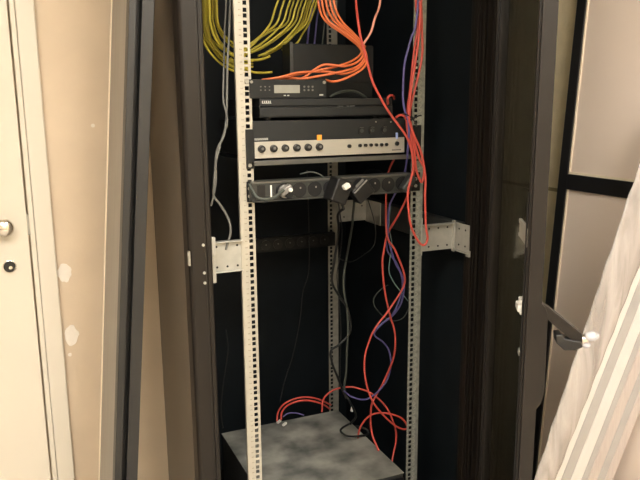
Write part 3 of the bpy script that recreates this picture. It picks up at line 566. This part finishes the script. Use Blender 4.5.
# rear power strip, dark at the back
t = thing('power_strip', 'dim black power strip across the rear rails in the dark', 'power strip', (.23,.55,.96))
B('housing', (-.02,.525,.962), (.470,.546,1.008), 'dev', t)
for i in range(9):
    x = .09+i*.0425; q = bmesh.new(); cyl(q, (x,.525,.985), (0,-1,0), .017, .002, 20); s = obj('socket', q, 'black', t)
    q = bmesh.new(); cyl(q, (x,.523,.987), (0,-1,0), .0025, .001, 8); obj('socket_pin', q, 'dimmark', s)
# plugs and adapters in the front strip
def rot(c, deg): return Matrix.Translation(c) @ Matrix.Rotation(math.radians(deg),4,'Y')
def plug_thing(name, label, c, parts, group=None, cat='plug'):
    t = thing(name, label, cat, c, group)
    for n, fn, m in parts:
        bm = bmesh.new(); fn(bm); obj(n, bm, m, t, bevel=.001)
    return t
t = plug_thing('power_plug', 'pale silver angled plug in the leftmost socket of the front power strip', (.0795,-.0235,1.236), [
    ('plug_body', lambda b: (cyl(b, (.0815,-.0225,1.236), (0,-1,0), .0165, .010, 24), box(b, (-.017,-.050,-.008), (.016,-.030,.008), rot((.078,0,1.241),-32), bev=.003)), 'silverp'),
    ('plug_face', lambda b: cyl(b, (.088,-.0325,1.232), (0,-1,0), .0125, .006, 20), 'dev'),
    ('plug_tip', lambda b: ball(b, (.0865,-.052,1.242), .0055), 'white')])
for pts, r in CABLES['plugcord']: cable('power_cord', pts, r, 'dgrey', '', parent=t)
def adapter(b): box(b, (-.022,-.075,-.030), (.022,-.024,.030), rot((.214,0,1.233),22), bev=.004)
t = plug_thing('power_adapter', 'black power adapter plugged in left of the white plug', (.214,-.024,1.235), [('adapter_body', adapter, 'black'),
    ('strain_relief', lambda b: cyl(b, (.224,-.050,1.205), (.25,0,-1), .005, .022, 12, .003), 'bcord')])
for pts, r in CABLES['thinblack']: cable('adapter_lead', pts, r, 'dgrey', '', parent=t)
for pts, r in CABLES['black']: cable('adapter_cord', [(.229,-.05,1.186)]+pts[2:], r, 'bcord', '', parent=t)
t = plug_thing('power_plug', 'small white plug on a grey cord between the two black adapters', (.245,-.024,1.238), [
    ('plug_body', lambda b: (box(b, (-.009,-.088,-.0065), (.009,-.030,.0065), rot((.222,0,1.246),-30), bev=.003)), 'white')])
for pts, r in CABLES['greycord']: cable('power_cord', pts, r, 'dgrey', '', parent=t)
t = plug_thing('power_adapter', 'black power adapter with a silver edge, left of two empty sockets', (.283,-.024,1.232), [
    ('adapter_body', lambda b: box(b, (-.026,-.060,-.022), (.026,-.024,.022), rot((.280,0,1.228),-38), bev=.003), 'black'),
    ('silver_edge', lambda b: box(b, (-.026,-.064,-.002), (.022,-.060,.001), rot((.272,0,1.242),-42), bev=.0008), 'silverp'),
    ('silver_label', lambda b: box(b, (-.014,-.0615,-.004), (.014,-.060,.003), rot((.268,0,1.250),-42)), 'dimmark')])
t = plug_thing('power_plug', 'grey plug leaning at the right end of the front power strip', (.413,-.024,1.237), [
    ('plug_body', lambda b: box(b, (-.024,-.050,-.010), (.024,-.024,.010), rot((.420,0,1.238),-50), bev=.004), 'steel')])
# ---------------------------------------------------------------- big unit at the bottom
t = thing('battery_unit', 'dusty grey wide unit lying at the bottom of the rack', 'device', (.23,.16,.06))
rbox((.008,-.055,.06), (.411,.385,.4185), 'case', 'steel', t, .002)
rbox((.006,-.057,.4185), (.413,.388,.4210), 'top_cover', 'dusty', t, .0005)
rbox((.010,-.066,.08), (.409,-.0555,.41), 'front_cover', 'black', t, .003)
# ---------------------------------------------------------------- cables
OL = ['orange patch cable, topmost of the strands curving left over the display receiver','orange patch cable crossing under the top strand above the display receiver','orange patch cable reaching furthest left to the left rail','orange patch cable, lowest and ending over the right edge of the display receiver','orange patch cable running straight across the middle of the orange bunch']
for (pts, r), l in zip(CABLES['orange'], OL): cable('patch_cable', pts, r, 'orange', l, 'orange patch cables tied in a bunch')
for pts, r in CABLES['peach']: cable('patch_cable', pts, r, 'peach', 'short peach cable rising right from the knot of the orange bunch')
CL = ['long coral cable from the orange knot to the loop hanging at the right rail','coral cable down the right rail that twists on to the cabinet bottom','coral cable on the right rail curling back beside the black tie','coral cable weaving behind the power strip and ending in a small bottom loop','coral cable arching from behind the bottom unit and dropping in front of it','outer coral loop over the back edge of the dusty bottom unit','inner coral loop over the back edge of the dusty bottom unit','short curled coral cable end beside the slim player']
for (pts, r), l in zip(CABLES['coral'], CL): cable('patch_cable', pts, r, 'coral', l, 'coral patch cables')
VL = ['violet cable bowing out left of the right rail and down behind the strip','violet cable twisted round the coral cables below the power strip','short violet cable lying behind the dusty bottom unit']
for (pts, r), l in zip(CABLES['violet'], VL): cable('patch_cable', pts, r, 'violet', l, 'violet cables')
for i, (pts, r) in enumerate(CABLES['vtop']): cable('patch_cable', pts, r, 'violet' if i < 2 else 'dgrey', ['violet cable hanging behind the dark box, nearest the yellow bunch','violet cable hanging behind the dark box, middle of three','dark grey cable hanging behind the dark box, right of two violet ones'][i], 'cables hanging behind the dark box')
for pts, r in CABLES['teal']: cable('signal_cable', pts, r, 'teal', 'thin grey-green cable twisting beside the coral cables left of the right rail')
for pts, r in CABLES['darkgrey']: cable('signal_cable', pts, r, 'dgrey', 'thin dark loop of cable crossing the coral cables near the right rail')
for pts, r in CABLES['wire']: cable('signal_cable', pts, r, 'bcord', 'thin black cable hanging along the right rear rail')
for pts, r in CABLES['backwire']: cable('signal_cable', pts, r, 'bcord', 'thin black wire hanging against the dark rear panel')
for pts, r in CABLES['backwire2']: cable('signal_cable', pts, r, 'bcord', 'thin black wire curving below the rear bracket')
for pts, r in CABLES['sidewire']: cable('signal_cable', pts, r, 'bcord', 'thin black wire hanging left of the left rail')
for (pts, r), l in zip(CABLES['palegrey'], ['pale grey cable hanging left of the left rail down to its bracket','thinner pale grey cable twisted round the other left of the left rail']): cable('signal_cable', pts, r, 'pgrey', l, 'pale grey cables left of the rail')
for pts, r in CABLES['blackloop']: cable('signal_cable', pts, r, 'dgrey', 'dark cable arched on top of the slim player')
for pts, r in CABLES['smallloop']: cable('signal_cable', pts, r, 'bcord', 'thin black arc of cable just above the right of the power strip')
for pts, r in CABLES['boxcord']: cable('signal_cable', pts, r, 'bcord', 'black cord curled on the right back corner of the dusty bottom unit')
for pts, r in CABLES['yleft']: cable('patch_cable', pts, r, 'yellow', 'yellow patch cable sagging in the coil left of the left rail at the top', 'yellow patch cables in the coil by the left rail')
for i, (pts, r) in enumerate(CABLES['yright']):
    if i < 11: cable('patch_cable', pts, r, 'yellow', 'yellow patch cable falling to the left in the bunch beside the dark box', 'yellow patch cables in the bunch right of the rail')
    else: cable('patch_cable', pts, r, 'yellow', ['short yellow cable end showing above the lowest one right of the left rail','lowest yellow cable, passing level behind the left rail'][i-11])
# connectors on the two coral loops, ties
for i, (p, l) in enumerate((((0.199,0.383,0.424),'white connector at the left end of the outer coral loop'), ((0.209,0.358,0.424),'white connector at the left end of the inner coral loop'))):
    bm = bmesh.new(); box(bm, (-.0035,-.010,-.003), (.0035,.010,.004), Matrix.Translation(p) @ Matrix.Rotation(-.9,4,'Z'), bev=.001)
    tag(obj('cable_connector', bm, 'white', None), l, 'connector', 'white connectors of the coral loops')
bm = bmesh.new(); box(bm, (-.0035,-.004,-.008), (.0035,.004,.008), Matrix.Translation(TIEC) @ Matrix.Rotation(.2,4,'Y'), bev=.001)
tag(obj('cable_connector', bm, 'white'), 'small white tag hanging on a black cord above the dusty unit', 'connector')
def tie(c, r, h, m, label, tails=()):
    bm = bmesh.new(); c = Vector(c)
    pts = [c+Vector((r*math.cos(a), r*math.sin(a), h*math.sin(a))) for a in [2*math.pi*i/16 for i in range(17)]]
    tube(bm, pts, .0025, k=2)
    for a, b in tails: tube(bm, [c+Vector(a), (c+Vector(a)+c+Vector(b))/2+Vector((0,-.002,.002)), c+Vector(b)], .0018, k=4)
    tag(obj('cable_tie', bm, m, None, smooth=True), label, 'cable tie')
tie(TIE1, .013, .004, 'bcord', 'black tie gathering the coral and violet cables at the right rail', (((.0,-.014,0),(-.028,-.016,.012)),((.010,-.01,0),(.030,-.012,.006)),((.0,-.014,0),(.012,-.02,-.022))))
tie(TIE2, .009, .003, 'orange', 'orange tie knotting the orange cables above the dark box')
# ---------------------------------------------------------------- leaning framed panel at the left
SL = .092
def lean(x, y, z): return (x + SL*(z-1.61), y, z)
def lbox(bm, x0, x1, y0, y1, z0, z1):
    vs = box(bm, (x0,y0,z0), (x1,y1,z1))
    for v in vs: v.co.x += SL*(v.co.z-1.61)
t = thing('leaning_board', 'tall greige board with dark grooved front edge leaning between wall and cabinet', 'board', (-.40,.10,0))
LB, LT = .002, 2.13
bm = bmesh.new(); lbox(bm, -.273, -.257, -.050, -.012, LB, LT); obj('front_edge_strip', bm, 'slate', t, bevel=.001)
bm = bmesh.new(); lbox(bm, -.246, -.220, -.050, -.012, LB, LT); obj('front_edge_strip', bm, 'slate', t, bevel=.001)
bm = bmesh.new(); lbox(bm, -.2575, -.2455, -.020, -.012, LB, LT); obj('edge_groove', bm, 'groove', t)
bm = bmesh.new(); lbox(bm, -.272, -.221, -.012, .250, LB, LT); obj('panel_core', bm, 'greige', t)
bm = bmesh.new(); lbox(bm, -.2745, -.272, .238, .250, LB, LT); obj('pale_edge', bm, 'cream', t)
# ---------------------------------------------------------------- black framed screen at the right
SR = .06
def rbx(bm, x0, x1, y0, y1, z0, z1):
    vs = box(bm, (x0,y0,z0), (x1,y1,z1))
    for v in vs: v.co.x += .012+SR*(v.co.z-1.24); v.co.y += .03*(v.co.z-1.24)*0
t = thing('framed_screen', 'tall pinkish-beige screen in a thin black frame leaning on the right wall', 'screen', (.87,-.5,0))
bm = bmesh.new()
for y0, y1, z0, z1 in ((-.062,-.028,.002,1.88), (-1.0,-.966,.002,1.88), (-.966,-.062,.002,.035), (-.966,-.062,1.845,1.88), (-.966,-.062,1.196,1.240)):
    rbx(bm, .925, .948, y0, y1, z0, z1)
obj('frame', bm, 'bframe', t, bevel=.0012)
for z0, z1 in ((.035,1.196),(1.240,1.845)):
    bm = bmesh.new(); rbx(bm, .933, .942, -.966, -.062, z0, z1); o = obj('screen_panel', bm, 'pink', t)
    bm = bmesh.new(); rbx(bm, .9295, .933, -.0665, -.062, z0, z1); rbx(bm, .9295, .933, -.966, -.062, z0, z0+.006); obj('panel_highlight', bm, 'cream', o)  # cream strips imitate the highlight between frame and pane
# ---------------------------------------------------------------- wrapped boards on a carton, front right
t = thing('cardboard_carton', 'brown carton carrying the leaning wrapped boards', 'box', (.72,-.45,0))
B('carton_body', (.52,-.60,.0), (.85,-.36,.455), 'carton', t, bevel=.003); B('tape', (.66,-.601,.455), (.71,-.359,.4562), 'cream', t)
def board(xb, w, s, y0, y1, m, label, L=1.3):
    bm = bmesh.new(); zb = .4565
    X = lambda z: xb + s*(z-.64)
    zt = min(zb+L, .64 + (.905-w-xb)/s)
    pts = [(X(zb),zb),(X(zb)+w,zb),(X(zt)+w,zt),(X(zt),zt)]
    f = [bm.verts.new((x,y0,z)) for x,z in pts]; b = [bm.verts.new((x,y1,z)) for x,z in pts]
    bm.faces.new(f); bm.faces.new(b[::-1])
    for i in range(4): bm.faces.new((f[i],b[i],b[(i+1)%4],f[(i+1)%4]))
    tag(obj('foam_board', bm, m, None, bevel=.002), label, 'board', 'foam boards leaning at the front right')
board(.6185,.0345,.430,-.445,-.415,'foamw','white foam board, leftmost inside the cloudy film')
board(.654,.0325,.430,-.445,-.415,'foamg','grey foam board between two white ones at the front right')
board(.688,.0370,.430,-.445,-.415,'foamw','white foam board right of the grey one at the front right')
board(.7262,.020,.430,-.445,-.415,'foamg','thin greige board right of the second white board')
board(.7475,.034,.430,-.445,-.415,'foamp','pinkish board left of the last two boards at the front right')
board(.783,.026,.430,-.445,-.415,'foamg','greige board next to last at the bottom right corner')
board(.810,.030,.430,-.445,-.415,'foamp','pinkish board, rightmost at the bottom right corner')
# film: wrinkled sheet wrapped from the left edge over the boards
bm = bmesh.new(); random.seed(11); nz, nx = 60, 14; g = []
for i in range(nz+1):
    z = .458 + (1.50-.458)*i/nz; row = []
    xl = .557 + .350*(z-.65); xr_ = .618 + .430*(z-.64)
    for j in range(nx+1):
        u = j/nx; x = xl + (xr_+.012-xl)*u
        y = -.4475 - .010*math.sin(u*math.pi) + .0022*math.sin(z*37+u*9)*math.sin(u*math.pi*.9+.2) + .0012*math.sin(z*83+u*17)
        x += .0008*math.sin(z*51)*(1-u)
        if x > .918: x = .918+(x-.918)*.02
        row.append(bm.verts.new((x,y,z)))
    g.append(row)
for i in range(nz):
    for j in range(nx): bm.faces.new((g[i][j],g[i][j+1],g[i+1][j+1],g[i+1][j]))
fo = obj('plastic_film', bm, 'film', None, smooth=True)
s = fo.modifiers.new('solid','SOLIDIFY'); s.thickness = .0012
tag(fo, 'wrinkled cloudy plastic film hanging along the left of the leaning boards', 'film')
# ---------------------------------------------------------------- light, world, camera
w = bpy.data.worlds.new('World'); bpy.context.scene.world = w; w.use_nodes = True
w.node_tree.nodes['Background'].inputs[0].default_value = (.9,.85,.75,1); w.node_tree.nodes['Background'].inputs[1].default_value = .05
cd = bpy.data.cameras.new('camera'); cam = bpy.data.objects.new('camera', cd); C.objects.link(cam)
R3 = Vector((.91664142,-.39961416,-.0087766)); U3 = Vector((.08615052,.17607686,.98059932)); F3 = Vector((.39031602,.89961406,-.19582631))
m = Matrix.Identity(4)
for i in range(3): m[i][0] = R3[i]; m[i][1] = U3[i]; m[i][2] = -F3[i]; m[i][3] = (-.5115,-1.6056,1.4501)[i]
cam.matrix_world = m
cd.sensor_fit = 'HORIZONTAL'; cd.sensor_width = 36; cd.lens = 692.2/640*36; cd.clip_start = .05
sc = bpy.context.scene; sc.camera = cam
sc.view_settings.view_transform = 'Standard'; sc.view_settings.look = 'None'; sc.view_settings.gamma = 1; sc.view_settings.use_curve_mapping = False
sc.view_settings.exposure = 1.65
